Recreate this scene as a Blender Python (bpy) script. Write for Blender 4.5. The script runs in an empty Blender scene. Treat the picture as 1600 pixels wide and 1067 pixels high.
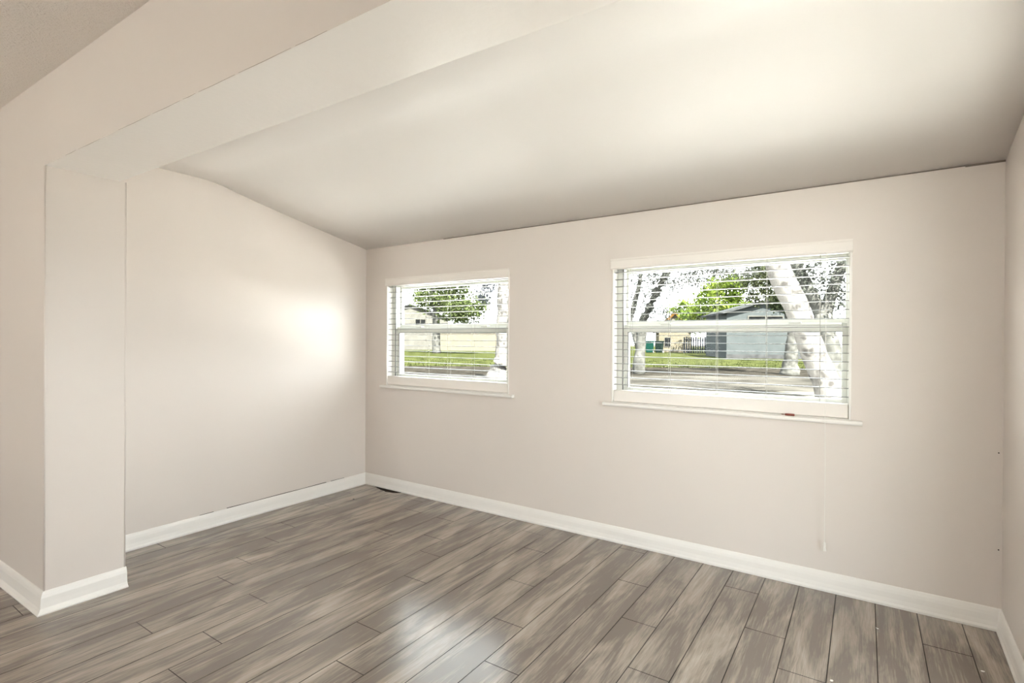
import bpy, bmesh, math, random
from mathutils import Vector, Matrix
random.seed(7)
C = bpy.context.scene.collection
SC = bpy.context.scene

# ------------------------------------------------------------------ camera
cam_d = bpy.data.cameras.new('camera'); cam_d.sensor_width = 36.0; cam_d.lens = 822.24*36/1600
cam = bpy.data.objects.new('camera', cam_d); C.objects.link(cam)
_a, _b, _c = math.radians(33.84), math.radians(-0.206), math.radians(0.342)
_f = Vector((-math.sin(_a)*math.cos(_b), math.cos(_a)*math.cos(_b), math.sin(_b)))
_r = Vector((math.cos(_a), math.sin(_a), 0)); _u = _r.cross(_f)
_r2 = _r*math.cos(_c)+_u*math.sin(_c); _u2 = -_r*math.sin(_c)+_u*math.cos(_c)
_m = Matrix((_r2, _u2, -_f)).transposed().to_4x4(); _m.translation = Vector((0, 0, 1.28))
cam.matrix_world = _m; cam_d.clip_start = 0.02; cam_d.clip_end = 400
SC.camera = cam

# ------------------------------------------------------------------ sky, sun, exposure
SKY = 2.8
GLOW = 2.9      # brighter lobe of sky out of view, added to light the left wall
SUN = 22.0
FILL_LAMP = 4.0  # emission of the two unseen lamps added as fill
w = bpy.data.worlds.new('sky'); SC.world = w; w.use_nodes = True
nt = w.node_tree; nt.nodes.clear()
out = nt.nodes.new('ShaderNodeOutputWorld'); bg = nt.nodes.new('ShaderNodeBackground')
tc = nt.nodes.new('ShaderNodeTexCoord'); sx = nt.nodes.new('ShaderNodeSeparateXYZ'); cr = nt.nodes.new('ShaderNodeValToRGB')
cr.color_ramp.elements[0].position = 0.0; cr.color_ramp.elements[0].color = (0.95, 0.975, 1.0, 1)
cr.color_ramp.elements[1].position = 0.9; cr.color_ramp.elements[1].color = (0.86, 0.93, 1.0, 1)
nt.links.new(tc.outputs['Generated'], sx.inputs[0]); nt.links.new(sx.outputs['Z'], cr.inputs[0])
nt.links.new(cr.outputs[0], bg.inputs[0])
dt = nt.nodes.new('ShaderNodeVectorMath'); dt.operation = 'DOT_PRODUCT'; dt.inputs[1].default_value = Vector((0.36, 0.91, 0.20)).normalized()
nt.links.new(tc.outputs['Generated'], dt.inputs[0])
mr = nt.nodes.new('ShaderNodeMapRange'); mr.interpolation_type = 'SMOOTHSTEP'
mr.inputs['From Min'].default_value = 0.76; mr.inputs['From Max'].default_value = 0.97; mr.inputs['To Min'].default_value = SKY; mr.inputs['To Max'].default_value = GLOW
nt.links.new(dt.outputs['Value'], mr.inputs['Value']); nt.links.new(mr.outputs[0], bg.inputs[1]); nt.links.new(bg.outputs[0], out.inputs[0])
sun_d = bpy.data.lights.new('sun', 'SUN'); sun_d.energy = SUN; sun_d.angle = math.radians(0.6); sun_d.color = (1.0, 0.97, 0.92)
sun = bpy.data.objects.new('sun', sun_d); C.objects.link(sun); sun.location = (4, -6, 12)
sun.rotation_euler = Vector((-0.50, 0.42, -0.80)).to_track_quat('-Z', 'Y').to_euler()
SC.view_settings.view_transform = 'Standard'; SC.view_settings.look = 'None'
SC.view_settings.gamma = 1.0; SC.view_settings.use_curve_mapping = False
SC.view_settings.exposure = 2.1
SC.cycles.diffuse_bounces = 8
def portal(loc, rot, sx_, sy_):
    d = bpy.data.lights.new('sky_portal', 'AREA'); d.shape = 'RECTANGLE'; d.size = sx_; d.size_y = sy_
    d.cycles.is_portal = True
    o = bpy.data.objects.new('sky_portal', d); C.objects.link(o); o.location = loc; o.rotation_euler = rot

# ------------------------------------------------------------------ materials
def new_mat(name):
    m = bpy.data.materials.new(name); m.use_nodes = True
    return m, m.node_tree, m.node_tree.nodes['Principled BSDF']
def N(t, kind, **kw):
    n = t.nodes.new(kind)
    for k, v in kw.items(): setattr(n, k, v)
    return n
def paint(name, col, rough=0.5, spec=0.5, var=0.03, bump=0.02, bscale=60, vscale=1.2):
    m, t, b = new_mat(name)
    b.inputs['Roughness'].default_value = rough; b.inputs['Specular IOR Level'].default_value = spec
    co = N(t, 'ShaderNodeTexCoord'); n1 = N(t, 'ShaderNodeTexNoise'); n1.inputs['Scale'].default_value = vscale; n1.inputs['Detail'].default_value = 3
    t.links.new(co.outputs['Object'], n1.inputs['Vector'])
    r = N(t, 'ShaderNodeValToRGB')
    r.color_ramp.elements[0].position = 0.3; r.color_ramp.elements[0].color = [c*(1-var) for c in col]+[1]
    r.color_ramp.elements[1].position = 0.7; r.color_ramp.elements[1].color = [min(1, c*(1+var)) for c in col]+[1]
    t.links.new(n1.outputs['Fac'], r.inputs[0]); t.links.new(r.outputs[0], b.inputs['Base Color'])
    if bump:
        n2 = N(t, 'ShaderNodeTexNoise'); n2.inputs['Scale'].default_value = bscale; n2.inputs['Detail'].default_value = 4
        t.links.new(co.outputs['Object'], n2.inputs['Vector'])
        bp = N(t, 'ShaderNodeBump'); bp.inputs['Strength'].default_value = bump*5; bp.inputs['Distance'].default_value = 0.002
        t.links.new(n2.outputs['Fac'], bp.inputs['Height']); t.links.new(bp.outputs[0], b.inputs['Normal'])
    return m
M = {}
M['wall'] = paint('beige_wall_paint', (0.73, 0.675, 0.635), 0.38, 0.5, 0.012, 0.02, 90)
M['ceil'] = paint('ceiling_paint', (0.88, 0.858, 0.835), 0.5, 0.4, 0.012, 0.02, 70)
M['beam'] = paint('beam_paint', (0.88, 0.85, 0.82), 0.24, 0.6, 0.012, 0.05, 45)
M['trim'] = paint('white_trim_paint', (0.86, 0.84, 0.81), 0.4, 0.5, 0.015, 0.02, 50)
M['vinyl'] = paint('white_vinyl', (0.74, 0.74, 0.69), 0.35, 0.5, 0.01, 0)
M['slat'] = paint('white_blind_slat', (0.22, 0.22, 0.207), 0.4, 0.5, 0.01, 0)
M['valance'] = paint('valance_white', (0.82, 0.78, 0.74), 0.4, 0.5, 0.01, 0)
M['cord'] = paint('white_cord', (0.42, 0.41, 0.38), 0.7, 0.3, 0.02, 0)
M['gasket'] = paint('dark_gasket', (0.08, 0.08, 0.08), 0.6, 0.3, 0.02, 0)
M['tassel'] = paint('tassel_plastic', (0.82, 0.80, 0.76), 0.3, 0.5, 0.01, 0)
M['redbrown'] = paint('red_brown_plastic', (0.22, 0.055, 0.035), 0.45, 0.5, 0.3, 0, vscale=90)
M['darkgap'] = paint('dark_gap', (0.018, 0.012, 0.008), 0.9, 0.1, 0.4, 0.1, 90, 60)
M['joint'] = paint('grey_brown_joint', (0.22, 0.19, 0.165), 0.8, 0.2, 0.1, 0)
M['crack'] = paint('hairline_crack', (0.36, 0.32, 0.28), 0.8, 0.2, 0.1, 0)
M['flake'] = paint('paint_flake', (0.8, 0.77, 0.72), 0.6, 0.3, 0.02, 0)
M['dirt'] = paint('dark_crumb', (0.03, 0.025, 0.02), 0.8, 0.2, 0.1, 0)
M['groove'] = paint('plank_groove', (0.035, 0.028, 0.022), 0.8, 0.2, 0.1, 0)
M['fillglass'], _t, _b2 = new_mat('fill_lamp_glass')
_b2.inputs['Base Color'].default_value = (0.9, 0.88, 0.84, 1)
_b2.inputs['Emission Color'].default_value = (1.0, 0.95, 0.89, 1); _b2.inputs['Emission Strength'].default_value = FILL_LAMP

def popcorn():
    m, t, b = new_mat('popcorn_ceiling')
    b.inputs['Base Color'].default_value = (0.84, 0.79, 0.745, 1); b.inputs['Roughness'].default_value = 0.9; b.inputs['Specular IOR Level'].default_value = 0.1
    co = N(t, 'ShaderNodeTexCoord'); n = N(t, 'ShaderNodeTexNoise'); n.inputs['Scale'].default_value = 85; n.inputs['Detail'].default_value = 3; n.inputs['Roughness'].default_value = .65
    t.links.new(co.outputs['Object'], n.inputs['Vector'])
    r = N(t, 'ShaderNodeValToRGB'); r.color_ramp.elements[0].position = .45; r.color_ramp.elements[1].position = .68
    t.links.new(n.outputs['Fac'], r.inputs[0])
    bp = N(t, 'ShaderNodeBump'); bp.inputs['Strength'].default_value = 0.55; bp.inputs['Distance'].default_value = 0.004
    t.links.new(r.outputs[0], bp.inputs['Height']); t.links.new(bp.outputs[0], b.inputs['Normal'])
    return m
M['popcorn'] = popcorn()

def floor_mat():
    m, t, b = new_mat('grey_wood_plank')
    co = N(t, 'ShaderNodeTexCoord'); at = N(t, 'ShaderNodeAttribute', attribute_name='plank')
    # every plank shifts the grain by its own offset
    mul = N(t, 'ShaderNodeVectorMath', operation='MULTIPLY'); mul.inputs[1].default_value = (37, 53, 11)
    t.links.new(at.outputs['Vector'], mul.inputs[0])
    add = N(t, 'ShaderNodeVectorMath', operation='ADD'); t.links.new(co.outputs['Object'], add.inputs[0]); t.links.new(mul.outputs[0], add.inputs[1])
    def noise(sc, scale, detail, dist=0.0, rough=.55):
        mp = N(t, 'ShaderNodeVectorMath', operation='MULTIPLY'); mp.inputs[1].default_value = sc; t.links.new(add.outputs[0], mp.inputs[0])
        n = N(t, 'ShaderNodeTexNoise'); n.inputs['Scale'].default_value = scale; n.inputs['Detail'].default_value = detail
        n.inputs['Distortion'].default_value = dist; n.inputs['Roughness'].default_value = rough
        t.links.new(mp.outputs[0], n.inputs['Vector']); return n
    nA = noise((8.5, 1.5, 1), 1.0, 5, .8)      # broad smoky blotches
    nB = noise((60, 3.0, 1), 1.0, 6, 1.0, .7)   # streaky grain
    nC = noise((190, 9, 1), 1.0, 3, 0.3)         # fine pores
    rA = N(t, 'ShaderNodeValToRGB'); e = rA.color_ramp.elements
    e[0].position = .30; e[0].color = (0.19, 0.156, 0.128, 1)
    e[1].position = .72; e[1].color = (0.53, 0.458, 0.382, 1)
    k = rA.color_ramp.elements.new(.5); k.color = (0.37, 0.314, 0.26, 1)
    s1 = N(t, 'ShaderNodeMath', operation='MULTIPLY_ADD'); s1.inputs[1].default_value = .48; s1.inputs[2].default_value = -.24
    t.links.new(nB.outputs['Fac'], s1.inputs[0])
    s2 = N(t, 'ShaderNodeMath', operation='ADD'); t.links.new(nA.outputs['Fac'], s2.inputs[0]); t.links.new(s1.outputs[0], s2.inputs[1])
    s3 = N(t, 'ShaderNodeMath', operation='MULTIPLY_ADD'); s3.inputs[1].default_value = .25; s3.inputs[2].default_value = -.125
    t.links.new(nC.outputs['Fac'], s3.inputs[0])
    s4 = N(t, 'ShaderNodeMath', operation='ADD'); t.links.new(s2.outputs[0], s4.inputs[0]); t.links.new(s3.outputs[0], s4.inputs[1])
    # plank-to-plank tone
    sp = N(t, 'ShaderNodeSeparateXYZ'); t.links.new(at.outputs['Vector'], sp.inputs[0])
    s5 = N(t, 'ShaderNodeMath', operation='MULTIPLY_ADD'); s5.inputs[1].default_value = .24; s5.inputs[2].default_value = -.13
    t.links.new(sp.outputs['Z'], s5.inputs[0])
    s6 = N(t, 'ShaderNodeMath', operation='ADD'); t.links.new(s4.outputs[0], s6.inputs[0]); t.links.new(s5.outputs[0], s6.inputs[1])
    t.links.new(s6.outputs[0], rA.inputs[0]); t.links.new(rA.outputs[0], b.inputs['Base Color'])
    b.inputs['Roughness'].default_value = 0.20; b.inputs['Specular IOR Level'].default_value = 1.0
    bp = N(t, 'ShaderNodeBump'); bp.inputs['Strength'].default_value = .12; bp.inputs['Distance'].default_value = .001
    t.links.new(nB.outputs['Fac'], bp.inputs['Height']); t.links.new(bp.outputs[0], b.inputs['Normal'])
    return m
M['floor'] = floor_mat()

def glass_mat():
    m = bpy.data.materials.new('window_glass'); m.use_nodes = True; t = m.node_tree; t.nodes.clear()
    o = N(t, 'ShaderNodeOutputMaterial'); mix = N(t, 'ShaderNodeMixShader'); tr = N(t, 'ShaderNodeBsdfTransparent'); gl = N(t, 'ShaderNodeBsdfGlossy'); lw = N(t, 'ShaderNodeLayerWeight')
    tr.inputs[0].default_value = (.96, .975, .96, 1); gl.inputs['Roughness'].default_value = .02
    pw = N(t, 'ShaderNodeMath', operation='POWER'); pw.inputs[1].default_value = 5; t.links.new(lw.outputs['Facing'], pw.inputs[0])
    ml = N(t, 'ShaderNodeMath', operation='MULTIPLY_ADD'); ml.inputs[1].default_value = .5; ml.inputs[2].default_value = .003; t.links.new(pw.outputs[0], ml.inputs[0])
    t.links.new(ml.outputs[0], mix.inputs[0]); t.links.new(tr.outputs[0], mix.inputs[1]); t.links.new(gl.outputs[0], mix.inputs[2]); t.links.new(mix.outputs[0], o.inputs[0])
    return m
M['glass'] = glass_mat()

def two_tone(name, c1, c2, scale, rough=.85, p0=.4, p1=.6, detail=6, bump=.0, stretch=(1, 1, 1), k=.15):
    c1, c2 = [c*k for c in c1], [c*k for c in c2]
    m, t, b = new_mat(name); b.inputs['Roughness'].default_value = rough; b.inputs['Specular IOR Level'].default_value = 0
    co = N(t, 'ShaderNodeTexCoord'); mp = N(t, 'ShaderNodeVectorMath', operation='MULTIPLY'); mp.inputs[1].default_value = stretch
    t.links.new(co.outputs['Object'], mp.inputs[0])
    n = N(t, 'ShaderNodeTexNoise'); n.inputs['Scale'].default_value = scale; n.inputs['Detail'].default_value = detail
    t.links.new(mp.outputs[0], n.inputs['Vector'])
    r = N(t, 'ShaderNodeValToRGB'); r.color_ramp.elements[0].position = p0; r.color_ramp.elements[0].color = (*c1, 1)
    r.color_ramp.elements[1].position = p1; r.color_ramp.elements[1].color = (*c2, 1)
    t.links.new(n.outputs['Fac'], r.inputs[0]); t.links.new(r.outputs[0], b.inputs['Base Color'])
    if bump:
        bp = N(t, 'ShaderNodeBump'); bp.inputs['Strength'].default_value = bump; bp.inputs['Distance'].default_value = .03
        t.links.new(n.outputs['Fac'], bp.inputs['Height']); t.links.new(bp.outputs[0], b.inputs['Normal'])
    return m
M['bark_pale'] = two_tone('pale_bark', (.16, .15, .14), (.42, .40, .37), 9, p0=.34, p1=.5, bump=.5)
M['bark_grey'] = two_tone('grey_bark', (.18, .178, .16), (.32, .315, .285), 6, bump=.4)
M['grass'] = two_tone('lawn_grass', (.062, .074, .026), (.150, .165, .062), 1.1, detail=8)
M['soil'] = two_tone('leafy_soil', (.050, .045, .037), (.115, .104, .086), 3.5, detail=9)
M['drive'] = two_tone('pale_driveway', (.10, .094, .082), (.22, .205, .178), .55, detail=8)
M['sand'] = two_tone('sandy_ground', (.15, .14, .115), (.36, .335, .28), 1.2, detail=9)
M['side_ground'] = two_tone('dark_side_ground', (.11, .107, .10), (.14, .136, .128), 1.5, k=1)  # unseen side ground, kept dark to limit bounce onto the ceiling
M['bounce_ground'] = two_tone('white_bounce_ground', (.41, .40, .385), (.46, .45, .435), 1.5, k=1)  # unseen white ground added to bounce sunlight in through the doors
M['bounce'] = two_tone('bright_bounce_strip', (.64, .62, .59), (.72, .70, .67), 1.5, k=1)
M['siding'] = two_tone('blue_grey_siding', (.155, .175, .175), (.185, .205, .205), 2)
M['roofing'] = two_tone('grey_roofing', (.13, .137, .137), (.18, .187, .187), 3)
M['dark'] = two_tone('dark_pane', (.02, .022, .022), (.04, .042, .042), 3, rough=.2)
M['whitehouse'] = two_tone('white_stucco', (.26, .25, .22), (.32, .31, .27), 2)
M['cream'] = two_tone('cream_stucco', (.34, .315, .24), (.38, .35, .27), 2)
M['yellow'] = two_tone('yellow_stucco', (.32, .29, .21), (.38, .33, .24), 2)
M['orange'] = two_tone('orange_roof_tile', (.26, .13, .03), (.34, .18, .05), 4)
M['palefence'] = two_tone('pale_blue_fence', (.105, .125, .15), (.135, .155, .18), 4)
M['tealbin'] = two_tone('teal_plastic', (.02, .10, .075), (.03, .13, .10), 5, rough=.5)
M['darkbin'] = two_tone('dark_green_plastic', (.025, .045, .04), (.04, .065, .055), 5, rough=.5)
M['stone'] = two_tone('foundation', (.12, .12, .12), (.19, .19, .19), 3)

def leaf_mat(name, c1, c2, scale, k=.5):
    c1, c2 = [c*k for c in c1], [c*k for c in c2]
    m = bpy.data.materials.new(name); m.use_nodes = True; t = m.node_tree; t.nodes.clear()
    o = N(t, 'ShaderNodeOutputMaterial'); mix = N(t, 'ShaderNodeMixShader'); d = N(t, 'ShaderNodeBsdfDiffuse'); tr = N(t, 'ShaderNodeBsdfTranslucent')
    co = N(t, 'ShaderNodeTexCoord'); n = N(t, 'ShaderNodeTexNoise'); n.inputs['Scale'].default_value = scale; n.inputs['Detail'].default_value = 2
    r = N(t, 'ShaderNodeValToRGB'); r.color_ramp.elements[0].position = .38; r.color_ramp.elements[0].color = (*c1, 1); r.color_ramp.elements[1].position = .62; r.color_ramp.elements[1].color = (*c2, 1)
    t.links.new(co.outputs['Object'], n.inputs['Vector']); t.links.new(n.outputs['Fac'], r.inputs[0])
    t.links.new(r.outputs[0], d.inputs[0]); t.links.new(r.outputs[0], tr.inputs[0]); mix.inputs[0].default_value = .35
    t.links.new(d.outputs[0], mix.inputs[1]); t.links.new(tr.outputs[0], mix.inputs[2]); t.links.new(mix.outputs[0], o.inputs[0])
    return m
M['leaf_grey'] = leaf_mat('grey_green_leaf', (.050, .054, .046), (.10, .106, .09), 1.5, k=0.45)
M['leaf_bright'] = leaf_mat('bright_green_leaf', (.055, .085, .014), (.14, .185, .035), .8, k=0.58)
M['leaf_dark'] = leaf_mat('dark_green_leaf', (.030, .040, .020), (.085, .095, .050), 1.2, k=0.5)
M['leaf_mid'] = leaf_mat('mid_green_leaf', (.045, .058, .022), (.10, .125, .05), .9, k=0.52)
M['leaf_blue'] = leaf_mat('blue_grey_leaf', (.05, .055, .062), (.085, .092, .10), 1.5, k=0.52)

# ------------------------------------------------------------------ mesh helpers
class MB:
    def __init__(s): s.v = []; s.f = []
    def hexa(s, p):              # 8 corners: bottom loop 0-3, top loop 4-7
        o = len(s.v); s.v += [tuple(q) for q in p]
        s.f += [[o+i for i in q] for q in ((3, 2, 1, 0), (4, 5, 6, 7), (0, 1, 5, 4), (1, 2, 6, 5), (2, 3, 7, 6), (3, 0, 4, 7))]
    def box(s, x0, x1, y0, y1, z0, z1):
        s.hexa([(x0, y0, z0), (x1, y0, z0), (x1, y1, z0), (x0, y1, z0), (x0, y0, z1), (x1, y0, z1), (x1, y1, z1), (x0, y1, z1)])
    def extrude(s, prof, a, b, axes):   # profile (p,q) closed loop swept from a to b; axes(p,q,t)->xyz
        n = len(prof); o = len(s.v)
        s.v += [tuple(axes(p, q, a)) for p, q in prof]+[tuple(axes(p, q, b)) for p, q in prof]
        s.f += [[o+i, o+(i+1) % n, o+n+(i+1) % n, o+n+i] for i in range(n)]
        s.f += [[o+i for i in range(n)][::-1], [o+n+i for i in range(n)]]
    def tube(s, pts, rad, seg=10, cap=True):
        pts = [Vector(p) for p in pts]; rad = rad if isinstance(rad, (list, tuple)) else [rad]*len(pts); o = len(s.v)
        ref = Vector((0.31, .2, .93))
        for i, p in enumerate(pts):
            d = (pts[min(i+1, len(pts)-1)]-pts[max(i-1, 0)]).normalized()
            if abs(d.dot(ref)) > .97: r0 = Vector((1, 0, 0))
            else: r0 = ref
            e1 = d.cross(r0).normalized(); e2 = d.cross(e1)
            for k in range(seg):
                a = 2*math.pi*k/seg; s.v.append(tuple(p+(e1*math.cos(a)+e2*math.sin(a))*rad[i]))
        for i in range(len(pts)-1):
            for k in range(seg):
                s.f.append([o+i*seg+k, o+i*seg+(k+1) % seg, o+(i+1)*seg+(k+1) % seg, o+(i+1)*seg+k])
        if cap:
            s.f.append([o+k for k in range(seg)][::-1]); e = o+(len(pts)-1)*seg; s.f.append([e+k for k in range(seg)])
    def lathe(s, prof, c, seg=24):     # prof (r,z)
        o = len(s.v)
        for r, z in prof:
            for k in range(seg):
                a = 2*math.pi*k/seg; s.v.append((c[0]+r*math.cos(a), c[1]+r*math.sin(a), c[2]+z))
        for i in range(len(prof)-1):
            for k in range(seg):
                s.f.append([o+i*seg+k, o+i*seg+(k+1) % seg, o+(i+1)*seg+(k+1) % seg, o+(i+1)*seg+k])
        s.f.append([o+k for k in range(seg)][::-1]); e = o+(len(prof)-1)*seg; s.f.append([e+k for k in range(seg)])
    def build(s, name, mat, parent=None, bevel=0, smooth=False, segs=2):
        me = bpy.data.meshes.new(name); me.from_pydata(s.v, [], s.f); me.materials.append(mat)
        bm = bmesh.new(); bm.from_mesh(me); bmesh.ops.recalc_face_normals(bm, faces=bm.faces); bm.to_mesh(me); bm.free()
        o = bpy.data.objects.new(name, me); C.objects.link(o)
        if smooth:
            for p in me.polygons: p.use_smooth = True
        if bevel:
            md = o.modifiers.new('bevel', 'BEVEL'); md.width = bevel; md.segments = segs; md.limit_method = 'ANGLE'
        if parent is not None:
            o.parent = parent; o.matrix_parent_inverse = Matrix.Translation(-Vector(parent.location)) if parent.type == 'EMPTY' else Matrix()
            if parent.type != 'EMPTY' and parent.parent is not None: pass
        return o
def tag(o, label=None, cat=None, group=None, kind=None):
    if label: o['label'] = label
    if cat: o['category'] = cat
    if group: o['group'] = group
    if kind: o['kind'] = kind
    return o
def thing(name, loc, label, cat, group=None, kind=None):
    o = bpy.data.objects.new(name, None); C.objects.link(o); o.location = loc; o.empty_display_size = .1
    return tag(o, label, cat, group, kind)
def struct(o): o['kind'] = 'structure'; return o

# ------------------------------------------------------------------ room dimensions (metres)
XL, XR, XJ = -3.6675, 0.512, -3.156
YW, WT = 3.1476, 0.20
ZB, ZMAIN, ZFLAT = 2.073, 2.4837, 2.339
YBACK, XWEST = -3.4, -6.4
def yf(x): return 0.818+0.022*(x-XJ)         # main-room face of the divider wall and beam
def yb(x): return 1.112+0.018*(x-XJ)         # back face of the beam
def yc(x): return 1.86+0.012*(x-XJ)          # crease of the ceiling
def zw(x): return 2.066+0.021*(x-XL)/(XR-XL) # ceiling height at the window wall
def xr(y): return XR-0.0289*(YW-y)           # right wall

# windows: (x0, x1, z0, z1) of the opening
OPEN = [(-3.405, -2.135, .885, 1.785), (-1.342, -0.055, .885, 1.785)]
ROPEN = (1.15, 2.42, .02, 2.03)              # added glazed door of the right wall for fill daylight (y0, y1, z0, z1), out of frame
BOPEN = (-3.2, -2.1, 0.02, 2.10)             # glazed opening added behind the camera for fill daylight (x0, x1, z0, z1)

def grid_wall(name, us, vs, holes, place, t0, t1, mat):
    """solid wall with rectangular holes; place(u, v, t) -> xyz"""
    us = sorted(set(us+[h[0] for h in holes]+[h[1] for h in holes])); vs = sorted(set(vs+[h[2] for h in holes]+[h[3] for h in holes]))
    nu, nv = len(us), len(vs)
    def solid(i, j):
        if i < 0 or j < 0 or i >= nu-1 or j >= nv-1: return False
        cu, cv = (us[i]+us[i+1])/2, (vs[j]+vs[j+1])/2
        return not any(h[0] < cu < h[1] and h[2] < cv < h[3] for h in holes)
    mb = MB(); idx = {}
    def vid(i, j, k):
        if (i, j, k) not in idx: idx[(i, j, k)] = len(mb.v); mb.v.append(tuple(place(us[i], vs[j], (t0, t1)[k])))
        return idx[(i, j, k)]
    for i in range(nu-1):
        for j in range(nv-1):
            if not solid(i, j): continue
            for k in (0, 1): mb.f.append([vid(i, j, k), vid(i+1, j, k), vid(i+1, j+1, k), vid(i, j+1, k)])
            for di, dj, e in ((-1, 0, ((i, j), (i, j+1))), (1, 0, ((i+1, j), (i+1, j+1))), (0, -1, ((i, j), (i+1, j))), (0, 1, ((i, j+1), (i+1, j+1)))):
                if not solid(i+di, j+dj):
                    (a, b_), (c, d) = e; mb.f.append([vid(a, b_, 0), vid(c, d, 0), vid(c, d, 1), vid(a, b_, 1)])
    return struct(mb.build(name, mat))

grid_wall('wall_back', [XL-.2, XR+.25], [-.3, 2.75], OPEN, lambda u, v, t: (u, YW+t, v), 0, WT, M['wall'])
grid_wall('wall_right', [YBACK-.2, YW], [-.3, 2.75], [ROPEN], lambda u, v, t: (xr(u)+t, u, v), 0, .20, M['wall'])
grid_wall('wall_rear', [XWEST-.2, XR], [-.3, 2.75], [BOPEN], lambda u, v, t: (u, YBACK-t, v), 0, .20, M['wall'])
b = MB(); b.box(XL-.2, XL, .95, YW, -.3, 2.75); struct(b.build('wall_left', M['wall']))
b = MB(); b.box(XWEST-.2, XWEST, YBACK, 1.3, -.3, 2.75); struct(b.build('wall_far_left', M['wall']))
b = MB(); x0, x1 = XWEST, XJ
b.hexa([(x0, yf(x0), -.05), (x1, yf(x1), -.05), (x1, yb(x1)+.03, -.05), (x0, yb(x1)+.03, -.05), (x0, yf(x0), 2.75), (x1, yf(x1), 2.75), (x1, yb(x1)+.03, 2.75), (x0, yb(x1)+.03, 2.75)])
wd = struct(b.build('wall_divider', M['wall']))
b = MB()
for yy in (yf(XJ)+.0025, yb(XJ)+.0275): b.tube([(XJ-.0025, yy, .09), (XJ-.0025, yy, ZB)], .0042, 12)
b.build('corner_bead', M['wall'], wd, smooth=True)
# the beam carries on over the opening
b = MB(); n = 12; xs = [XJ+(XR+.02-XJ)*i/n for i in range(n+1)]; o = 0
rnd = random.Random(3)
for i, x in enumerate(xs):
    dz = 0.0015*rnd.uniform(-1, 1)
    b.v += [(x, yf(x), ZB+dz), (x, yb(x), ZB+dz), (x, yb(x), 2.70), (x, yf(x), 2.70)]
for i in range(n):
    for k in range(4): b.f.append([i*4+k, i*4+(k+1) % 4, i*4+4+(k+1) % 4, i*4+4+k])
b.f += [[0, 1, 2, 3], [n*4+3, n*4+2, n*4+1, n*4]]
ob = struct(b.build('trim_beam', M['beam'])); ob.data.materials.append(M['wall'])
for p in ob.data.polygons: p.material_index = 1 if p.normal.y < -.5 else 0

b = MB(); rj = random.Random(21); x = XJ+.25
while x < -.75:      # hairline paint crack along the beam's lower edge
    L = rj.uniform(.08, .3)
    if rj.random() < .72: b.tube([(x, yf(x)-.0004, ZB+.001), (x+L/2, yf(x+L/2)-.0006, ZB-.0005), (x+L, yf(x+L)-.0004, ZB+.001)], [.0004, .0008, .0004], 5)
    x += L+.02
b.build('paint_crack', M['crack'], ob)
# ceilings: the flat strip behind the beam, then the slope down to the window wall
b = MB(); nx = 14
prof = lambda x: [(yb(x)-.15, ZFLAT), (yc(x)-.10, ZFLAT-.001), (yc(x)-.02, ZFLAT-.006), (yc(x)+.06, ZFLAT-.022), (yc(x)+.30, ZFLAT-.078), (2.60, zw(x)+.105), (YW+.02, zw(x)-.003)]
xs = [XL-.02+(XR+.04-XL)*i/nx for i in range(nx+1)]; m_ = 7
for x in xs:
    P = prof(x)
    b.v += [(x, y, z) for y, z in P]+[(x, y, z+.12) for y, z in P]
for i in range(nx):
    for k in range(m_-1):
        a = i*2*m_+k; b.f.append([a, a+1, a+1+2*m_, a+2*m_]); a += m_; b.f.append([a, a+2*m_, a+1+2*m_, a+1])
    for k in (0, m_-1):
        a = i*2*m_+k; b.f.append([a, a+m_, a+m_+2*m_, a+2*m_])
for i in (0, nx):
    for k in range(m_-1): a = i*2*m_+k; b.f.append([a, a+1, a+1+m_, a+m_])
oc = struct(b.build('ceiling', M['ceil'], smooth=False))
for p in oc.data.polygons: p.use_smooth = abs(p.normal.x) < .5 and abs(p.normal.z) > .8
b = MB(); xs = [XL+.9+(XR-XL-.9)*i/24 for i in range(25)]; rj = random.Random(4)
for i in range(24):
    x0, x1 = xs[i], xs[i+1]; h0 = .0022 if i < 23 else .006
    b.hexa([(x0, YW-.0015, zw(x0)-.0015-h0), (x1, YW-.0015, zw(x1)-.0015-h0), (x1, YW+.01, zw(x1)-.0015-h0), (x0, YW+.01, zw(x0)-.0015-h0), (x0, YW-.0015, zw(x0)+.004), (x1, YW-.0015, zw(x1)+.004), (x1, YW+.01, zw(x1)+.004), (x0, YW+.01, zw(x0)+.004)])
b.build('ceiling_joint', M['joint'], oc)
b = MB(); b.box(XWEST, XR, YBACK, 0.95, ZMAIN, ZMAIN+.12); struct(b.build('ceiling_main', M['popcorn']))
b = MB(); b.box(XWEST-.5, XR+2.5, YBACK-.5, YW+.35, 2.75, 2.85); struct(b.build('roof', M['roofing']))  # wide right overhang added out of view to keep sun off the floor

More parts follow.
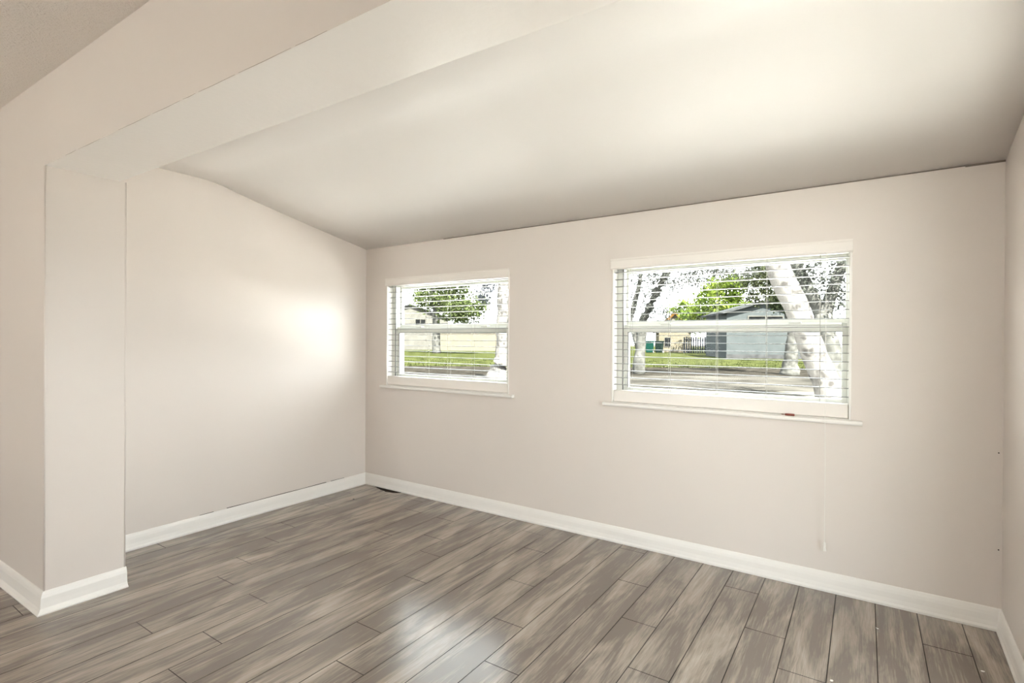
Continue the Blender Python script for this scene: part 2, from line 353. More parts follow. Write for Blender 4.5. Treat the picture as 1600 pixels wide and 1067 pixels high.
# floor: every plank a face of one mesh with thin dark grooves
PL, PW = 1.386, 0.1625
joints = {0: 2.825, 1: 1.75, 2: 2.02, 3: 2.293, 4: 2.535, 5: 2.906, 6: 1.967, 7: 2.304, 8: 2.658, 9: 3.067, 10: 1.967, 11: 2.33, 12: 2.735, 13: 1.585, 14: 2.041,
          15: 2.335, 16: 2.54, 17: 2.84, 18: 2.411, 19: 2.85, 20: 1.655, 21: 1.925, 22: 2.143, 23: 2.557, 24: 1.487}
b = MB(); ids = []; gap = .0013
rnd = random.Random(11)
xw0, yw0, yw1 = XWEST, YBACK, YW
for k in range(-1, 42):
    xa, xb = .375-PW*(k+1), .375-PW*k
    xa, xb = max(xa, xw0), min(xb, XR)
    if xb-xa < .005: continue
    j = joints.get(k, rnd.uniform(0, PL)); ys = [yw0]
    y = j-PL*6
    while y < yw1:
        if yw0+.01 < y < yw1-.01: ys.append(y)
        y += PL
    ys.append(yw1)
    for i in range(len(ys)-1):
        o = len(b.v); x0, x1, y0, y1 = xa+gap, xb-gap, ys[i]+gap, ys[i+1]-gap; c = .0004
        b.v += [(x0+c, y0+c, 0), (x1-c, y0+c, 0), (x1-c, y1-c, 0), (x0+c, y1-c, 0), (x0, y0, -.002), (x1, y0, -.002), (x1, y1, -.002), (x0, y1, -.002)]
        q = (rnd.random(), rnd.random(), rnd.random())
        for f in ((0, 1, 2, 3), (4, 5, 1, 0), (5, 6, 2, 1), (6, 7, 3, 2), (7, 4, 0, 3)):
            b.f.append([o+g for g in f]); ids.append((q, 0 if f == (0, 1, 2, 3) else 1))
o = len(b.v); b.v += [(xw0, yw0, -.002), (XR, yw0, -.002), (XR, yw1, -.002), (xw0, yw1, -.002), (xw0, yw0, -.2), (XR, yw0, -.2), (XR, yw1, -.2), (xw0, yw1, -.2)]
for f in ((0, 1, 2, 3), (7, 6, 5, 4), (0, 4, 5, 1), (1, 5, 6, 2), (2, 6, 7, 3), (3, 7, 4, 0)): b.f.append([o+g for g in f]); ids.append(((0, 0, 0), 1))
me = bpy.data.meshes.new('floor'); me.from_pydata(b.v, [], b.f); me.materials.append(M['floor']); me.materials.append(M['groove'])
at = me.attributes.new('plank', 'FLOAT_VECTOR', 'FACE')
for i, p in enumerate(me.polygons): at.data[i].vector = ids[i][0]; p.material_index = ids[i][1]
fl = bpy.data.objects.new('floor', me); C.objects.link(fl); struct(fl)
# the ragged hole where planks stop short of the skirting near the left corner
b = MB(); pts = [(-3.52, 3.128), (-3.47, 3.106), (-3.42, 3.094), (-3.40, 3.082), (-3.36, 3.084), (-3.33, 3.070), (-3.30, 3.076), (-3.25, 3.082), (-3.22, 3.098), (-3.20, 3.128)]
b.v = [(x, y, .0012) for x, y in pts]; b.v += [(x, y, -.001) for x, y in pts]; n = len(pts)
b.f = [list(range(n)), list(range(n, 2*n))[::-1]]+[[i, (i+1) % n, n+(i+1) % n, n+i] for i in range(n)]
b.build('floor_gap', M['darkgap'], fl)

# baseboards -------------------------------------------------------
BH = .098
PROF = [(0, 0), (.020, 0), (.021, .010), (.0165, .020), (.0135, .040), (.0125, .066), (.010, .080), (.0055, BH-.004), (.003, BH), (0, BH)]
PROF_J = [(0, 0), (.030, 0), (.031, .006), (.022, .014), (.0165, .026), (.0145, .05), (.0135, .072), (.010, .086), (.0045, .098), (0, .100)]
def baseboard(name, a, b_, nrm, prof=PROF, ext=(0, 0)):
    a, b_ = Vector(a), Vector(b_); d = (b_-a).normalized(); nrm = Vector(nrm)
    mb = MB(); n = len(prof)
    for e, q in ((0, a), (1, b_)):
        for p, z in prof:
            mb.v.append(tuple(q+nrm*p+d*(p*ext[e])+Vector((0, 0, z))))
    mb.f = [[i, (i+1) % n, n+(i+1) % n, n+i] for i in range(n)]+[list(range(n))[::-1], list(range(n, 2*n))]
    return struct(mb.build(name, M['trim']))
baseboard('baseboard_back', (XL, YW, 0), (XR, YW, 0), (0, -1, 0), ext=(1, -1))
bl = baseboard('baseboard_left', (XL+.003, yb(XJ)+.03, 0), (XL+.003, YW, 0), (1, 0, 0), ext=(0, -1))
b = MB(); rj = random.Random(9); ys = [1.75+.045*i for i in range(27)]
for i in range(26):
    if 1 < i < 4 or i == 22: continue
    t0 = .0012+.0022*abs(math.sin(i*.37)); t1 = .0012+.0022*abs(math.sin((i+1)*.37)); x0, x1 = XL-.002, XL+.0035
    b.hexa([(x0, ys[i], BH-.004), (x1, ys[i], BH-.004), (x1, ys[i+1], BH-.004), (x0, ys[i+1], BH-.004), (x0, ys[i], BH+t0), (x1, ys[i], BH+t0), (x1, ys[i+1], BH+t1), (x0, ys[i+1], BH+t1)])
b.build('shadow_gap', M['darkgap'], bl)  # dark strip standing in for shade in the gap behind the baseboard
baseboard('baseboard_right', (xr(2.58), 2.58, 0), (xr(YW), YW, 0), (-1, 0, 0), ext=(0, -1))
baseboard('baseboard_jamb', (XJ, yf(XJ), 0), (XJ, yb(XJ)+.034, 0), (1, 0, 0), PROF_J, ext=(-1, 0))
baseboard('baseboard_front', (XWEST, yf(XWEST), 0), (XJ, yf(XJ), 0), (0, -1, 0), PROF_J, ext=(0, 1))

# ------------------------------------------------------------------ windows
def window(name, x0, x1, z0, z1, lab, fl_w=.05, fr_w=.05):
    y = YW
    t = thing(name, ((x0+x1)/2, y, z0), lab, 'window'); t['kind'] = 'structure'
    # jamb liners, standing a few millimetres proud of the wall
    b = MB(); d0, d1 = -.004, .06
    b.box(x0, x0+.010, y+d0, y+d1, z0, z1); b.box(x1-.010, x1, y+d0, y+d1, z0, z1); b.box(x0+.01, x1-.01, y+d0, y+d1, z1-.010, z1)
    b.build('jamb_liner', M['trim'], t, bevel=.002)
    # main frame
    b = MB(); f0, f1 = y+.060, y+.165; a, c = x0+fl_w, x1-fr_w
    b.box(x0, a, f0, f1, z0, z1); b.box(c, x1, f0, f1, z0, z1); b.box(a, c, f0, f1, z1-.045, z1); b.box(a, c, f0, f1, z0, z0+.045)
    b.build('window_frame', M['vinyl'], t, bevel=.004)
    b = MB()
    for xx in (a-.003,): b.box(xx, xx+.004, f0-.0015, f0+.004, z0+.05, z1-.05)
    b.build('joint_shadow', M['gasket'], t)  # dark strip painted in for the shadow line at the frame joint
    # upper sash (outer track) and lower sash (inner track)
    zm = 1.365
    for nm, s0, s1, zl, zh, wl, wr, bot, top in (('upper_sash', y+.118, y+.148, zm-.022, z1-.045, .014, .012, .060, .03), ('lower_sash', y+.078, y+.108, z0+.045, zm+.014, .028, .026, .05, .050)):
        b = MB(); b.box(a, a+wl, s0, s1, zl, zh); b.box(c-wr, c, s0, s1, zl, zh); b.box(a+wl, c-wr, s0, s1, zl, zl+bot); b.box(a+wl, c-wr, s0, s1, zh-top, zh)
        if nm == 'lower_sash': b.box(a+wl, c-wr, s0-.008, s0, zh-.014, zh-.006)
        s = b.build(nm, M['vinyl'], t, bevel=.003)
        g = MB(); ym = (s0+s1)/2; g.box(a+wl-.003, c-wr+.003, ym-.0015, ym+.0015, zl+bot-.003, zh-top+.003)
        go = g.build('pane', M['glass'], t)
        if nm == 'lower_sash':
            k = MB()
            for xx in (a+.22*(c-a), a+.80*(c-a)): k.box(xx-.03, xx+.03, s0-.006, s1+.006, zh-.001, zh+.008)
            k.build('sash_lock', M['vinyl'], t, bevel=.002)
            k = MB(); e = .004
            k.box(a+wl-e, a+wl, s0-.001, s0+.003, zl+bot, zh-top+e); k.box(a+wl, c-wr, s0-.001, s0+.003, zh-top, zh-top+e)
            k.build('glazing_gasket', M['gasket'], t)
    # stool
    b = MB(); b.extrude([(.062, -.022), (-.028, -.022), (-.034, -.018), (-.036, -.011), (-.034, -.004), (-.028, 0), (.062, 0)], x0-.048, x1+.048, lambda p, q, s: (s, y+p if x0 <= s <= x1 or p < 0 else y-.0001, z0+q))
    b.v = [(vx, min(vy, y+.062), vz) for vx, vy, vz in b.v]
    b2 = MB(); b2.extrude([(-.0005, -.022), (-.028, -.022), (-.034, -.018), (-.036, -.011), (-.034, -.004), (-.028, 0), (-.0005, 0)], x0-.048, x1+.048, lambda p, q, s: (s, y+p, z0+q))
    b2.box(x0+.001, x1-.001, y-.0005, y+.06, z0-.0005, z0+.004)
    b2.build('window_sill', M['trim'], t)
    return t
window('window_1', *OPEN[0], 'smaller white single hung window left on the back wall', fl_w=.046)
window('window_2', *OPEN[1], 'larger white single hung window right on the back wall', fl_w=.052, fr_w=.018)

# ------------------------------------------------------------------ blinds
def slat_mesh(w):
    b = MB(); th = .0030; pr = []
    k = 8
    for i in range(k+1):
        u = -1+2*i/k; pr.append((u*.016, .0010*(1-u*u)))
    prof = pr+[(p, q-th) for p, q in reversed(pr)]
    b.extrude(prof, -w/2, w/2, lambda p, q, s: (s, p, q))
    return b
def blind(x0, x1, z0, z1, pitch, label, cords, lift=None, wand=None):
    xa, xb = x0+.012, x1-.012; y = YW+.031; xm = (xa+xb)/2
    t = thing('window_blind', (xm, y, z0+.005), label, 'blind')
    # valance clipped in front of the headrail, with short returns
    b = MB(); zt, zb = z1+.010, z1-.056
    prof = [(-.008, zb), (-.014, zb+.004), (-.015, zb+.010), (-.013, zb+.016), (-.013, zt-.014), (-.016, zt-.008), (-.016, zt), (-.004, zt), (-.004, zb)]
    b.extrude(prof, x0-.006, x1+.002, lambda p, q, s: (s, YW+p, q))
    b.build('valance', M['valance'], t)
    b = MB(); b.box(xa, xb, y-.026, y+.026, z1-.052, z1-.012); b.build('headrail', M['slat'], t, bevel=.002)
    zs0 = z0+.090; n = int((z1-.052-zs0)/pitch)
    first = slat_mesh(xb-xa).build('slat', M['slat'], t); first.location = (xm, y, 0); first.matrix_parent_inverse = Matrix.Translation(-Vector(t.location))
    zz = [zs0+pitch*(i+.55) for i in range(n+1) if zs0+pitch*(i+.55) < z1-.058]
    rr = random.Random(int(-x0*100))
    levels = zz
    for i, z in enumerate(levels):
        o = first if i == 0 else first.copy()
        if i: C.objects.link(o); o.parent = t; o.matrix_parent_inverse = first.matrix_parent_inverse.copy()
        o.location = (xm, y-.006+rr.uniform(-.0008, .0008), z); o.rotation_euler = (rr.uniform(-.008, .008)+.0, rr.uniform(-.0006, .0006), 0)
    b = MB(); b.box(xa, xb, y-.0275, y+.0255, z0+.006, z0+.078); b.build('bottom_rail', M['valance'], t, bevel=.004)
    for cx in cords:
        b = MB()
        for yy in (y-.0235, y+.0115): b.tube([(cx, yy, z1-.05), (cx+.002, yy, z0+.09), (cx, yy, z0+.008)], .0009, 6)
        b.build('ladder_cord', M['cord'], t)
    if lift:
        lx, ztop, zbot = lift
        b = MB(); yy = YW-.020
        b.tube([(lx, yy, ztop), (lx+.001, yy-.006, z0+.2), (lx+.001, YW-.045, z0-.012), (lx+.003, YW-.040, z0-.25), (lx+.002, YW-.036, zbot+.03)], .0013, 6)
        pc = b.build('pull_cord', M['tassel'], t)
        b = MB(); b.lathe([(.002, .046), (.005, .040), (.0065, .02), (.009, .003), (.009, 0)], (lx+.002, YW-.036, zbot), 14)
        b.build('tassel', M['tassel'], pc, smooth=True)
    if wand:
        b = MB(); b.tube([(wand[0], YW-.018, z1-.06), (wand[0]+.003, YW-.02, wand[1])], .0035, 8); b.build('tilt_wand', M['cord'], t)
    return t
x0, x1, z0, z1 = OPEN[0]
blind(x0, x1, z0, z1, .0452, 'open white slatted blind in the smaller left window', (-3.28, -2.955, -2.725, -2.485, -2.26))
x0, x1, z0, z1 = OPEN[1]
blind(x0, x1, z0, z1, .0445, 'open white slatted blind in the larger right window, with a long pull cord', (-1.222, -.982, -.708, -.448, -.195), lift=(-.166, 1.735, .215))

# small red brown object lying on the right window's sill
b = MB(); zt = OPEN[1][2]+.0105
b.lathe([(.0005, 0), (.0025, .010), (.0025, .014), (.0012, .016), (.0012, .019), (.0055, .023), (.0062, .030), (.0062, .064), (.0052, .066)], (0, 0, 0), 14)
for i, v in enumerate(b.v): b.v[i] = (v[2]-.033, v[1]*1.1, v[0]*1.0)
o = tag(b.build('pen_stub', M['redbrown'], smooth=True), 'small dark red pointed stub lying on the white sill of the larger window', 'stub')
o.location = (-.338, YW-.016, OPEN[1][2]+.0065)

# bits on the floor and the walls
def crumb(name, x, y, z, s, mat, label, cat, group=None, seed=0):
    r = random.Random(seed); bm = bmesh.new(); bmesh.ops.create_icosphere(bm, subdivisions=1, radius=1)
    for v in bm.verts: k = r.uniform(.7, 1.25); v.co = Vector((v.co.x*s*k*1.3, v.co.y*s*k, max(-.25, v.co.z)*s*k*.5))
    zmin = min(v.co.z for v in bm.verts)
    for v in bm.verts: v.co.z -= zmin
    me = bpy.data.meshes.new(name); bm.to_mesh(me); bm.free(); me.materials.append(mat)
    o = bpy.data.objects.new(name, me); C.objects.link(o); o.location = (x, y, z); o.rotation_euler.z = r.uniform(0, 3)
    return tag(o, label, cat, group)
crumb('dirt_crumb', -3.375, 2.78, 0, .009, M['dirt'], 'dark crumb on the grey planks near the left corner', 'crumb', seed=1)
crumb('paint_flake', -.095, 2.32, 0, .006, M['flake'], 'white paint flake lying farthest left of three on the planks at lower right', 'paint flake', seed=2)
crumb('paint_flake', .055, 2.86, 0, .005, M['flake'], 'white paint flake on a plank seam below the larger window', 'paint flake', seed=3)
crumb('paint_flake', .39, 2.72, 0, .006, M['flake'], 'white paint flake on the planks beside the right baseboard', 'paint flake', seed=4)
def nail(x, z, label):
    b = MB(); b.lathe([(.001, 0), (.001, .006), (.003, .006), (.0025, .008)], (0, 0, 0), 10)
    b.v = [(v[0], -v[2], v[1]) for v in b.v]
    o = tag(b.build('nail', M['dirt']), label, 'nail'); o.location = (x, YW, z); return o
nail(.497, .79, 'small nail in the back wall beside the right corner, higher of the two')
nail(.499, .36, 'small nail in the back wall beside the right corner, lower of the two')

# ------------------------------------------------------------------ main room behind the camera: glazed doors and two lamps, unseen, added for fill light
t = thing('added_door_2', ((BOPEN[0]+BOPEN[1])/2, YBACK-.1, BOPEN[2]), 'glazed door added behind the camera for fill daylight', 'door'); t['kind'] = 'structure'
b = MB(); x0, x1, z0, z1 = BOPEN; ya, yb_ = YBACK-.13, YBACK-.07
b.box(x0, x0+.06, ya, yb_, z0, z1); b.box(x1-.06, x1, ya, yb_, z0, z1); b.box(x0+.06, x1-.06, ya, yb_, z1-.06, z1); b.box(x0+.06, x1-.06, ya, yb_, z0, z0+.06); b.box((x0+x1)/2-.04, (x0+x1)/2+.04, ya, yb_, z0+.06, z1-.06)
b.build('window_frame', M['vinyl'], t, bevel=.003)
b = MB(); b.box(x0+.05, x1-.05, YBACK-.102, YBACK-.098, z0+.05, z1-.05); b.build('pane', M['glass'], t)
t = thing('added_door_1', (xr(1.85)+.1, (ROPEN[0]+ROPEN[1])/2, ROPEN[2]), 'unseen glazed door added in the right wall for daylight', 'door'); t['kind'] = 'structure'
b = MB(); y0, y1, z0, z1 = ROPEN; xa, xb = xr(1.85)+.08, xr(1.85)+.15
b.box(xa, xb, y0, y0+.05, z0, z1); b.box(xa, xb, y1-.05, y1, z0, z1); b.box(xa, xb, y0+.05, y1-.05, z1-.05, z1); b.box(xa, xb, y0+.05, y1-.05, z0, z0+.05); b.box(xa, xb, (y0+y1)/2-.03, (y0+y1)/2+.03, z0+.05, z1-.05)
b.build('window_frame', M['vinyl'], t, bevel=.003)
b = MB(); b.box(xa+.03, xa+.034, y0+.04, y1-.04, z0+.04, z1-.04); b.build('pane', M['glass'], t)
for (x, y, lb) in ((-1.6, -1.6, 'added fill lamp on the ceiling nearer the right wall'), (-4.4, -1.4, 'added fill lamp on the ceiling nearer the far left wall')):
    t = thing('added_fill_lamp', (x, y, ZMAIN), lb, 'lamp')
    b = MB(); b.lathe([(.02, 0), (.20, 0), (.20, -.03), (.185, -.035)], (x, y, ZMAIN)); b.build('fill_lamp_base', M['vinyl'], t)
    b = MB(); b.lathe([(.185, -.035), (.18, -.07), (.15, -.105), (.09, -.13), (.01, -.138)], (x, y, ZMAIN)); b.build('fill_lamp_shade', M['fillglass'], t, smooth=True)
# portals in the window openings help the sky's light find its way in
for (a, c, d, e) in OPEN: portal(((a+c)/2, YW+.19, (d+e)/2), (math.radians(-90), 0, 0), c-a, e-d)
portal(((BOPEN[0]+BOPEN[1])/2, YBACK-.18, (BOPEN[2]+BOPEN[3])/2), (math.radians(90), 0, 0), BOPEN[1]-BOPEN[0], BOPEN[3]-BOPEN[2])
portal((xr(1.85)+.18, (ROPEN[0]+ROPEN[1])/2, (ROPEN[2]+ROPEN[3])/2), (0, math.radians(90), 0), ROPEN[3]-ROPEN[2], ROPEN[1]-ROPEN[0])

# ------------------------------------------------------------------ outside
GZ = -0.10
FW = Vector((-math.sin(_a), math.cos(_a), 0)); RT = Vector((math.cos(_a), math.sin(_a), 0))
def strip(name, d0, d1, mat, z0, z1, s0=-90, s1=60):   # ground bands run along the street, square to the direction FW
    b = MB(); P = [FW*d0+RT*s0, FW*d0+RT*s1, FW*d1+RT*s1, FW*d1+RT*s0]
    b.hexa([(p.x, p.y, z0) for p in P]+[(p.x, p.y, z1) for p in P]); return struct(b.build(name, mat))
b = MB(); b.box(-150, 90, YW+WT+.001, 160, GZ-.4, GZ); struct(b.build('ground', M['sand']))
b = MB(); b.box(-150, 90, -60, YBACK-.21, GZ-.4, GZ); struct(b.build('ground_rear', M['bounce_ground']))
b = MB(); b.box(xr(0)+.4, 4.2, YBACK-.2, YW+WT, GZ-.4, GZ); struct(b.build('ground_side', M['side_ground']))
b = MB(); b.box(4.2, 60, YBACK-.2, YW+WT, GZ-.4, GZ); struct(b.build('ground_bounce', M['bounce_ground']))
b = MB(); b.box(-9, 5, YW+WT+.01, 8.2, GZ, GZ+.03); struct(b.build('bounce_strip', M['bounce']))  # bright slab below the view, added to bounce light up through the windows
strip('driveway', 14.5, 20.5, M['drive'], GZ, GZ+.01)
strip('verge', 20.5, 26.6, M['soil'], GZ, GZ+.02)
strip('lawn', 26.6, 115, M['grass'], GZ, GZ+.03)
# dry grass blades along the near edge of the lawn
rnd = random.Random(5); b = MB()
for i in range(5200):
    d = 26.3+rnd.random()**2*9; s = rnd.uniform(-30, 22); p = FW*d+RT*s; h = rnd.uniform(.05, .17); a = rnd.uniform(0, 6.28); wv = Vector((math.cos(a), math.sin(a), 0))*.02; l = Vector((rnd.uniform(-.06, .06), rnd.uniform(-.06, .06), h))
    o = len(b.v); q = Vector((p.x, p.y, GZ+.02)); b.v += [tuple(q-wv), tuple(q+wv), tuple(q+l)]; b.f.append([o, o+1, o+2])
tag(b.build('grass', M['grass']), 'green grass blades on the lawn across the driveway', 'grass', kind='stuff')

def foliage(ells, size, seed):
    r = random.Random(seed); v = []; f = []
    for (c, rad, n) in ells:
        # leaves gather in clumps through the crown
        clumps = []
        for i in range(max(6, n//45)):
            while True:
                q = Vector((r.uniform(-1, 1), r.uniform(-1, 1), r.uniform(-1, 1)))
                if .25 < q.length < 1: break
            clumps.append(q)
        cs = .30
        for i in range(n):
            q = r.choice(clumps)+Vector((r.gauss(0, cs), r.gauss(0, cs), r.gauss(0, cs)))*.6
            p = Vector(c)+Vector((q.x*rad[0], q.y*rad[1], q.z*rad[2]))
            d = Vector((r.gauss(0, 1), r.gauss(0, 1), r.gauss(0, 1)-.3)).normalized(); e = d.cross(Vector((r.gauss(0, 1), r.gauss(0, 1), r.gauss(0, 1)))).normalized()
            s = size*r.uniform(.6, 1.3); o = len(v)
            v += [tuple(p-d*s), tuple(p+e*s*.42), tuple(p+d*s), tuple(p-e*s*.42)]; f.append([o, o+1, o+2, o+3])
    b = MB(); b.v = v; b.f = f; return b
def raw(b, name, mat, parent):
    me = bpy.data.meshes.new(name); me.from_pydata(b.v, [], b.f); me.materials.append(mat)
    o = bpy.data.objects.new(name, me); C.objects.link(o); o.parent = parent; o.matrix_parent_inverse = Matrix.Translation(-Vector(parent.location)); return o
def wiggle(pts, rad, n, amp, seed):
    r = random.Random(seed); P = [Vector(p) for p in pts]; out = []; ro = []
    for i in range(len(P)-1):
        for k in range(n):
            u = k/n; q = P[i].lerp(P[i+1], u); a = amp if (i or k) else 0
            out.append(q+Vector((r.uniform(-a, a), r.uniform(-a, a), 0))); ro.append((rad[i]*(1-u)+rad[i+1]*u)*r.uniform(.95, 1.06))
    out.append(P[-1]); ro.append(rad[-1]); return out, ro
def tree(name, base, stems, ells, leaf, bark, lmat, label, seed, cat='tree', group=None):
    t = thing(name, base, label, cat, group)
    for i, (pts, rad) in enumerate(stems):
        p, r_ = wiggle(pts, rad, 5, rad[0]*.08, seed+i); b = MB(); b.tube(p, r_, 14); b.build('trunk' if i == 0 else 'branch', M[bark], t, smooth=True)
    if ells: raw(foliage(ells, leaf, seed+50), 'foliage', M[lmat], t)
    return t
# near tree leaning to the left, sunlit
tree('leaning_tree', (-.19, 9, GZ), [([(-.19, 9, GZ-.05), (-.43, 9, .52), (-.71, 9, 1.38), (-1.16, 9, 2.54), (-1.85, 9.1, 4.4), (-2.6, 9.3, 6.2)], [.25, .19, .172, .165, .14, .06]),
     ([(-1.6, 9.05, 3.8), (-1.2, 9.3, 5.0), (-.9, 9.6, 6.4)], [.08, .06, .02])],
     [((-2.6, 9.4, 6.9), (1.6, 1.4, .9), 1800)], .07, 'bark_pale', 'leaf_mid', 'pale thick trunk leaning left in front of the larger window', 1)
# grey forked tree to its right, farther back
tree('forked_tree', (-.60, 14, GZ), [([(-.55, 14, GZ-.05), (-.62, 14, .9), (-.80, 14, 1.9)], [.26, .21, .19]),
     ([(-.80, 14, 1.85), (-1.10, 14, 2.5), (-1.55, 14, 3.5), (-1.9, 14, 4.6)], [.16, .13, .10, .05]), ([(-.80, 14, 1.8), (-.60, 14, 2.5), (-.36, 14.1, 3.3), (-.1, 14.2, 4.6)], [.15, .12, .10, .05])],
     [((-.95, 14, 2.9), (.55, .5, .75), 1700), ((-.2, 14.1, 2.6), (.5, .5, .9), 1500), ((-.9, 14, 5.2), (1.8, 1.4, 1.1), 1800)], .045, 'bark_grey', 'leaf_grey', 'grey forked tree just right of the pale leaning trunk', 20)
# two-stemmed tree at the left of the larger window
tree('twin_stem_tree', (-7.6, 20.6, GZ), [([(-7.62, 20.6, GZ-.05), (-7.55, 20.6, .9), (-7.44, 20.6, 2.1), (-6.95, 20.6, 3.1), (-6.42, 20.6, 4.1), (-5.6, 20.6, 5.6)], [.26, .20, .17, .16, .14, .06]),
     ([(-7.6, 20.6, .9), (-7.98, 20.6, 2.1), (-7.78, 20.6, 2.9), (-7.58, 20.6, 3.7), (-7.4, 20.6, 5.4)], [.14, .11, .10, .09, .04])],
     [((-7.8, 20.6, 3.2), (1.3, 1.0, 1.2), 3000), ((-6.25, 20.6, 3.9), (1.4, 1.2, .62), 3300), ((-4.6, 20.8, 4.05), (1.4, 1.1, .5), 2800), ((-7.0, 20.6, 2.2), (.6, .5, .5), 700), ((-6.6, 20.6, 5.6), (2.8, 1.8, .9), 3500)],
     .05, 'bark_grey', 'leaf_grey', 'grey tree with two slanting stems at the left of the larger window', 40)
# dark tree between the grey house and the leaning trunk
tree('shady_tree', (-2.4, 24, GZ), [([(-2.55, 24, GZ-.05), (-2.5, 24, .5), (-2.42, 24, 1.6), (-2.6, 24, 2.8), (-2.9, 24, 4.4)], [.40, .27, .19, .17, .12])],
     [((-3.65, 24, 3.75), (.9, .9, .9), 2600), ((-2.95, 24, 4.3), (.9, .9, .8), 2400), ((-2.95, 24, 3.1), (.55, .5, .55), 1000), ((-3.3, 24, 5.4), (1.8, 1.4, .9), 1500)], .075, 'bark_grey', 'leaf_dark', 'dark leafy tree growing between the grey house and the pale leaning trunk', 60)
# bright trees far across the lawn
tree('bright_tree', (-12.8, 56, GZ), [([(-12.8, 56, GZ-.05), (-12.8, 56, 2.5), (-12.6, 56, 5)], [.3, .25, .1])],
     [((-12.6, 56, 5.2), (2.4, 2, 2.3), 3200), ((-11.2, 56, 6.6), (1.5, 1.4, 1.4), 1500), ((-10.6, 56, 4.2), (1.8, 1.6, 1.6), 1800), ((-14.2, 56, 3.4), (2.4, 1.6, 1.3), 2200)], .20, 'bark_grey', 'leaf_bright', 'bright green tree left of the grey house, taller of the two', 80)
tree('bright_tree', (-19.7, 72, GZ), [([(-19.7, 72, GZ-.05), (-19.7, 72, 2.0), (-19.7, 72, 4)], [.26, .2, .1])],
     [((-20.7, 72, 5.4), (1.9, 1.4, 1.6), 1500), ((-19.2, 72, 4.8), (1.3, 1.2, 1.2), 900)], .20, 'bark_grey', 'leaf_bright', 'rounded bright green tree behind the yellow house', 95)
# trees seen through the smaller window
tree('spreading_tree', (-34.2, 38, GZ), [([(-34.2, 38, GZ-.05), (-34.25, 38, 2), (-34.4, 38, 4.6), (-35.2, 38, 7.2)], [.42, .34, .32, .2]), ([(-34.4, 38, 3.6), (-32.5, 38, 5.4), (-30.8, 38, 6.4)], [.2, .14, .06])],
     [((-35.2, 38, 5.6), (1.8, 1.6, 1.6), 2600), ((-32.0, 38, 4.9), (1.9, 1.6, 1.9), 3000), ((-30.2, 38, 4.0), (1.9, 1.6, 1.4), 2500), ((-33.2, 38, 7.2), (3.2, 2, 1.0), 1700)], .16, 'bark_grey', 'leaf_mid', 'wide green tree with a grey trunk beyond the smaller window', 110)
tree('flared_tree', (-9.8, 14, GZ), [([(-9.95, 14, GZ-.05), (-9.86, 14, .35), (-9.76, 14, 1.1), (-9.74, 14, 2.4), (-9.72, 14, 4.6)], [.48, .30, .20, .19, .14])],
     [((-10.35, 14, 2.95), (.45, .4, .45), 900), ((-10.2, 14, 4.6), (1.5, 1.3, .9), 1400)], .05, 'bark_pale', 'leaf_blue', 'pale trunk with a flared root at the right of the smaller window', 130)

# buildings across the lawn
def house(name, centre, yaw, wx, dy, he, hr, wall, roof, label, wins, skirt=None, over=.35):
    """gabled house: front wall wx wide facing local -y; wins = (x0, x1, z0, z1) on the front"""
    t = thing(name, (*centre, GZ), label, 'house'); R = Matrix.Rotation(yaw, 4, 'Z')
    def put(b, nm, mat, par, bevel=0):
        b.v = [tuple(R @ Vector(v)+Vector((*centre, GZ))) for v in b.v]; o = b.build(nm, mat, t, bevel=bevel)
        if par is not t: o.parent = par; o.matrix_parent_inverse = Matrix.Translation(-Vector(t.location))
        return o
    h = wx/2
    b = MB(); b.extrude([(-h, 0), (h, 0), (h, he), (0, hr), (-h, he)], 0, dy, lambda p, q, s: (p, s, q)); put(b, 'wall', M[wall], t)
    b = MB(); sl = (hr-he)/h; e = h+over; ez = he-over*sl
    b.extrude([(-e, ez+.01), (0, hr+.01), (e, ez+.01), (e, ez+.16), (0, hr+.18), (-e, ez+.16)], -over, dy+over, lambda p, q, s: (p, s, q)); put(b, 'roof', M[roof], t)
    for (a, c, d, f) in wins:
        b = MB(); g = .07; b.box(a-g, c+g, -.05, .0, f, f+g); b.box(a-g, c+g, -.05, .0, d-g, d); b.box(a-g, a, -.05, 0, d, f); b.box(c, c+g, -.05, 0, d, f)
        if c-a > 1: b.box((a+c)/2-.03, (a+c)/2+.03, -.045, 0, d, f)
        put(b, 'window', M['whitehouse'], t)
        b = MB(); b.box(a, c, -.02, -.002, d, f); put(b, 'pane', M['dark'], t)
    if skirt: b = MB(); b.box(-h-.03, h+.03, -.06, 0, 0, skirt); put(b, 'foundation', M['stone'], t)
    return t
house('house', (-6.35, 44.2), math.radians(26), 5.6, 7, 3.55, 4.35, 'siding', 'roofing', 'blue grey gabled house behind the pale leaning trunk', [(-1.2, 1.25, 2.55, 3.25)], .35)
house('house', (-18.1, 60.5), math.radians(22), 3.5, 6, 2.6, 4.4, 'yellow', 'orange', 'yellow house with an orange roof beyond the green bin', [(-1.1, -.5, .7, 1.7)], None)
house('house', (-47.2, 47.5), math.radians(44), 9.5, 6, 4.0, 5.6, 'whitehouse', 'roofing', 'white house with a dark window beyond the smaller window', [(.68, 1.88, 3.12, 3.82)], None)
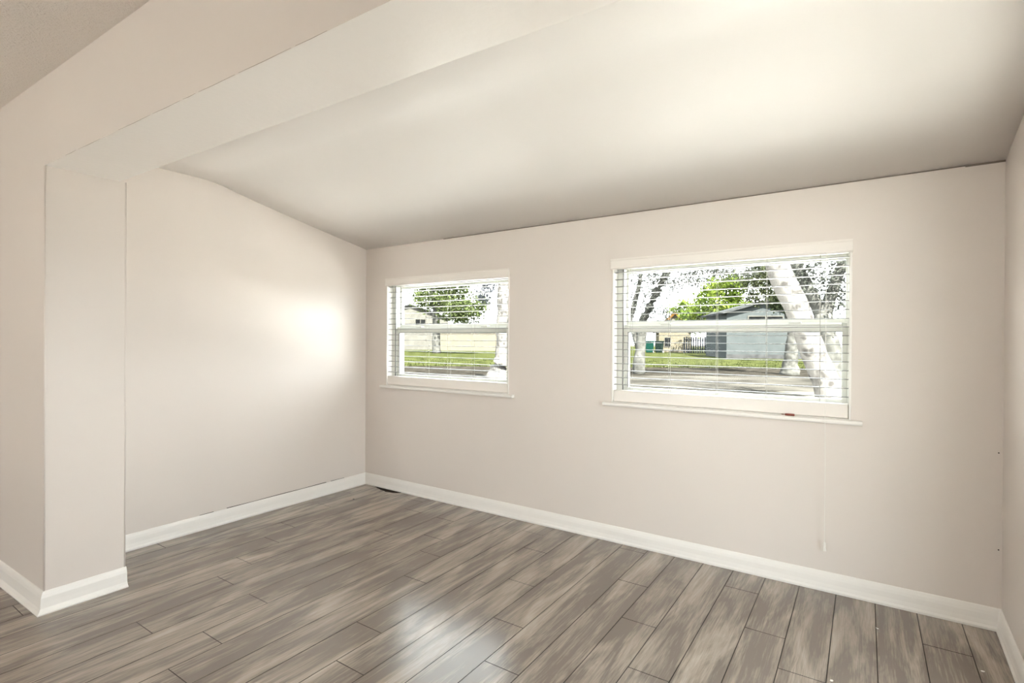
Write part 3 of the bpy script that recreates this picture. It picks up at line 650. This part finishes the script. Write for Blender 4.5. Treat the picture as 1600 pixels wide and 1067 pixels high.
# cream garden wall with its dark end post, through the smaller window
t = thing('garden_wall', (-38, 48, GZ), 'cream wall behind the lawn beyond the smaller window', 'wall')
def along(p, q, th, zz0, zz1, nm, mat, par):
    p, q = Vector(p), Vector(q); d = (q-p).normalized(); nn = Vector((-d.y, d.x))*th; b = MB(); L = [p-nn, q-nn, q+nn, p+nn]
    b.hexa([(v.x, v.y, zz0) for v in L]+[(v.x, v.y, zz1) for v in L]); return b.build(nm, mat, par, bevel=.02)
along((-41.6, 46.2), (-34.6, 50.6), .12, GZ, 2.05, 'wall_panel', M['cream'], t); along((-41.65, 46.1), (-34.5, 50.65), .18, 2.05, 2.15, 'coping', M['cream'], t)
along((-34.55, 50.6), (-34.0, 50.95), .25, GZ, 4.0, 'end_post', M['roofing'], t)
# pale fence and the two wheeled bins in front of the yellow house
t = thing('picket_fence', (-13.3, 58.3, GZ), 'pale blue picket fence left of the grey house', 'fence')
p0, p1 = Vector((-16.2, 57.2)), Vector((-9.9, 60.6))
for zz in (.4, 1.4): along(p0, p1, .02, GZ+zz, GZ+zz+.1, 'rail', M['palefence'], t)
n = 30
for i in range(n):
    q = p0.lerp(p1, (i+.1)/n); q2 = p0.lerp(p1, (i+.78)/n); off = Vector((.03, -.055)); along(q+off, q2+off, .012, GZ+.05, GZ+1.75+.05*(i % 2), 'picket', M['palefence'], t)
def wheelie(x, y, mat, label):
    t = thing('wheeled_bin', (x, y, GZ), label, 'bin')
    b = MB(); b.hexa([(x-.30, y-.28, GZ+.08), (x+.30, y-.28, GZ+.08), (x+.30, y+.28, GZ+.08), (x-.30, y+.28, GZ+.08), (x-.40, y-.38, GZ+1.22), (x+.40, y-.38, GZ+1.22), (x+.40, y+.38, GZ+1.22), (x-.40, y+.38, GZ+1.22)]); b.build('body', M[mat], t, bevel=.04)
    b = MB(); b.box(x-.43, x+.43, y-.42, y+.42, GZ+1.22, GZ+1.33); b.build('lid', M[mat], t, bevel=.04)
    for sx_ in (-1, 1):
        b = MB(); b.tube([(x+sx_*.30, y+.28, GZ+.12), (x+sx_*.38, y+.28, GZ+.12)], .12, 16); b.build('wheel', M['gasket'], t)
wheelie(-19.35, 55.6, 'tealbin', 'bright green wheeled bin on the lawn, left of the dark one')
wheelie(-18.45, 56.1, 'darkbin', 'dark green wheeled bin beside the bright green one')
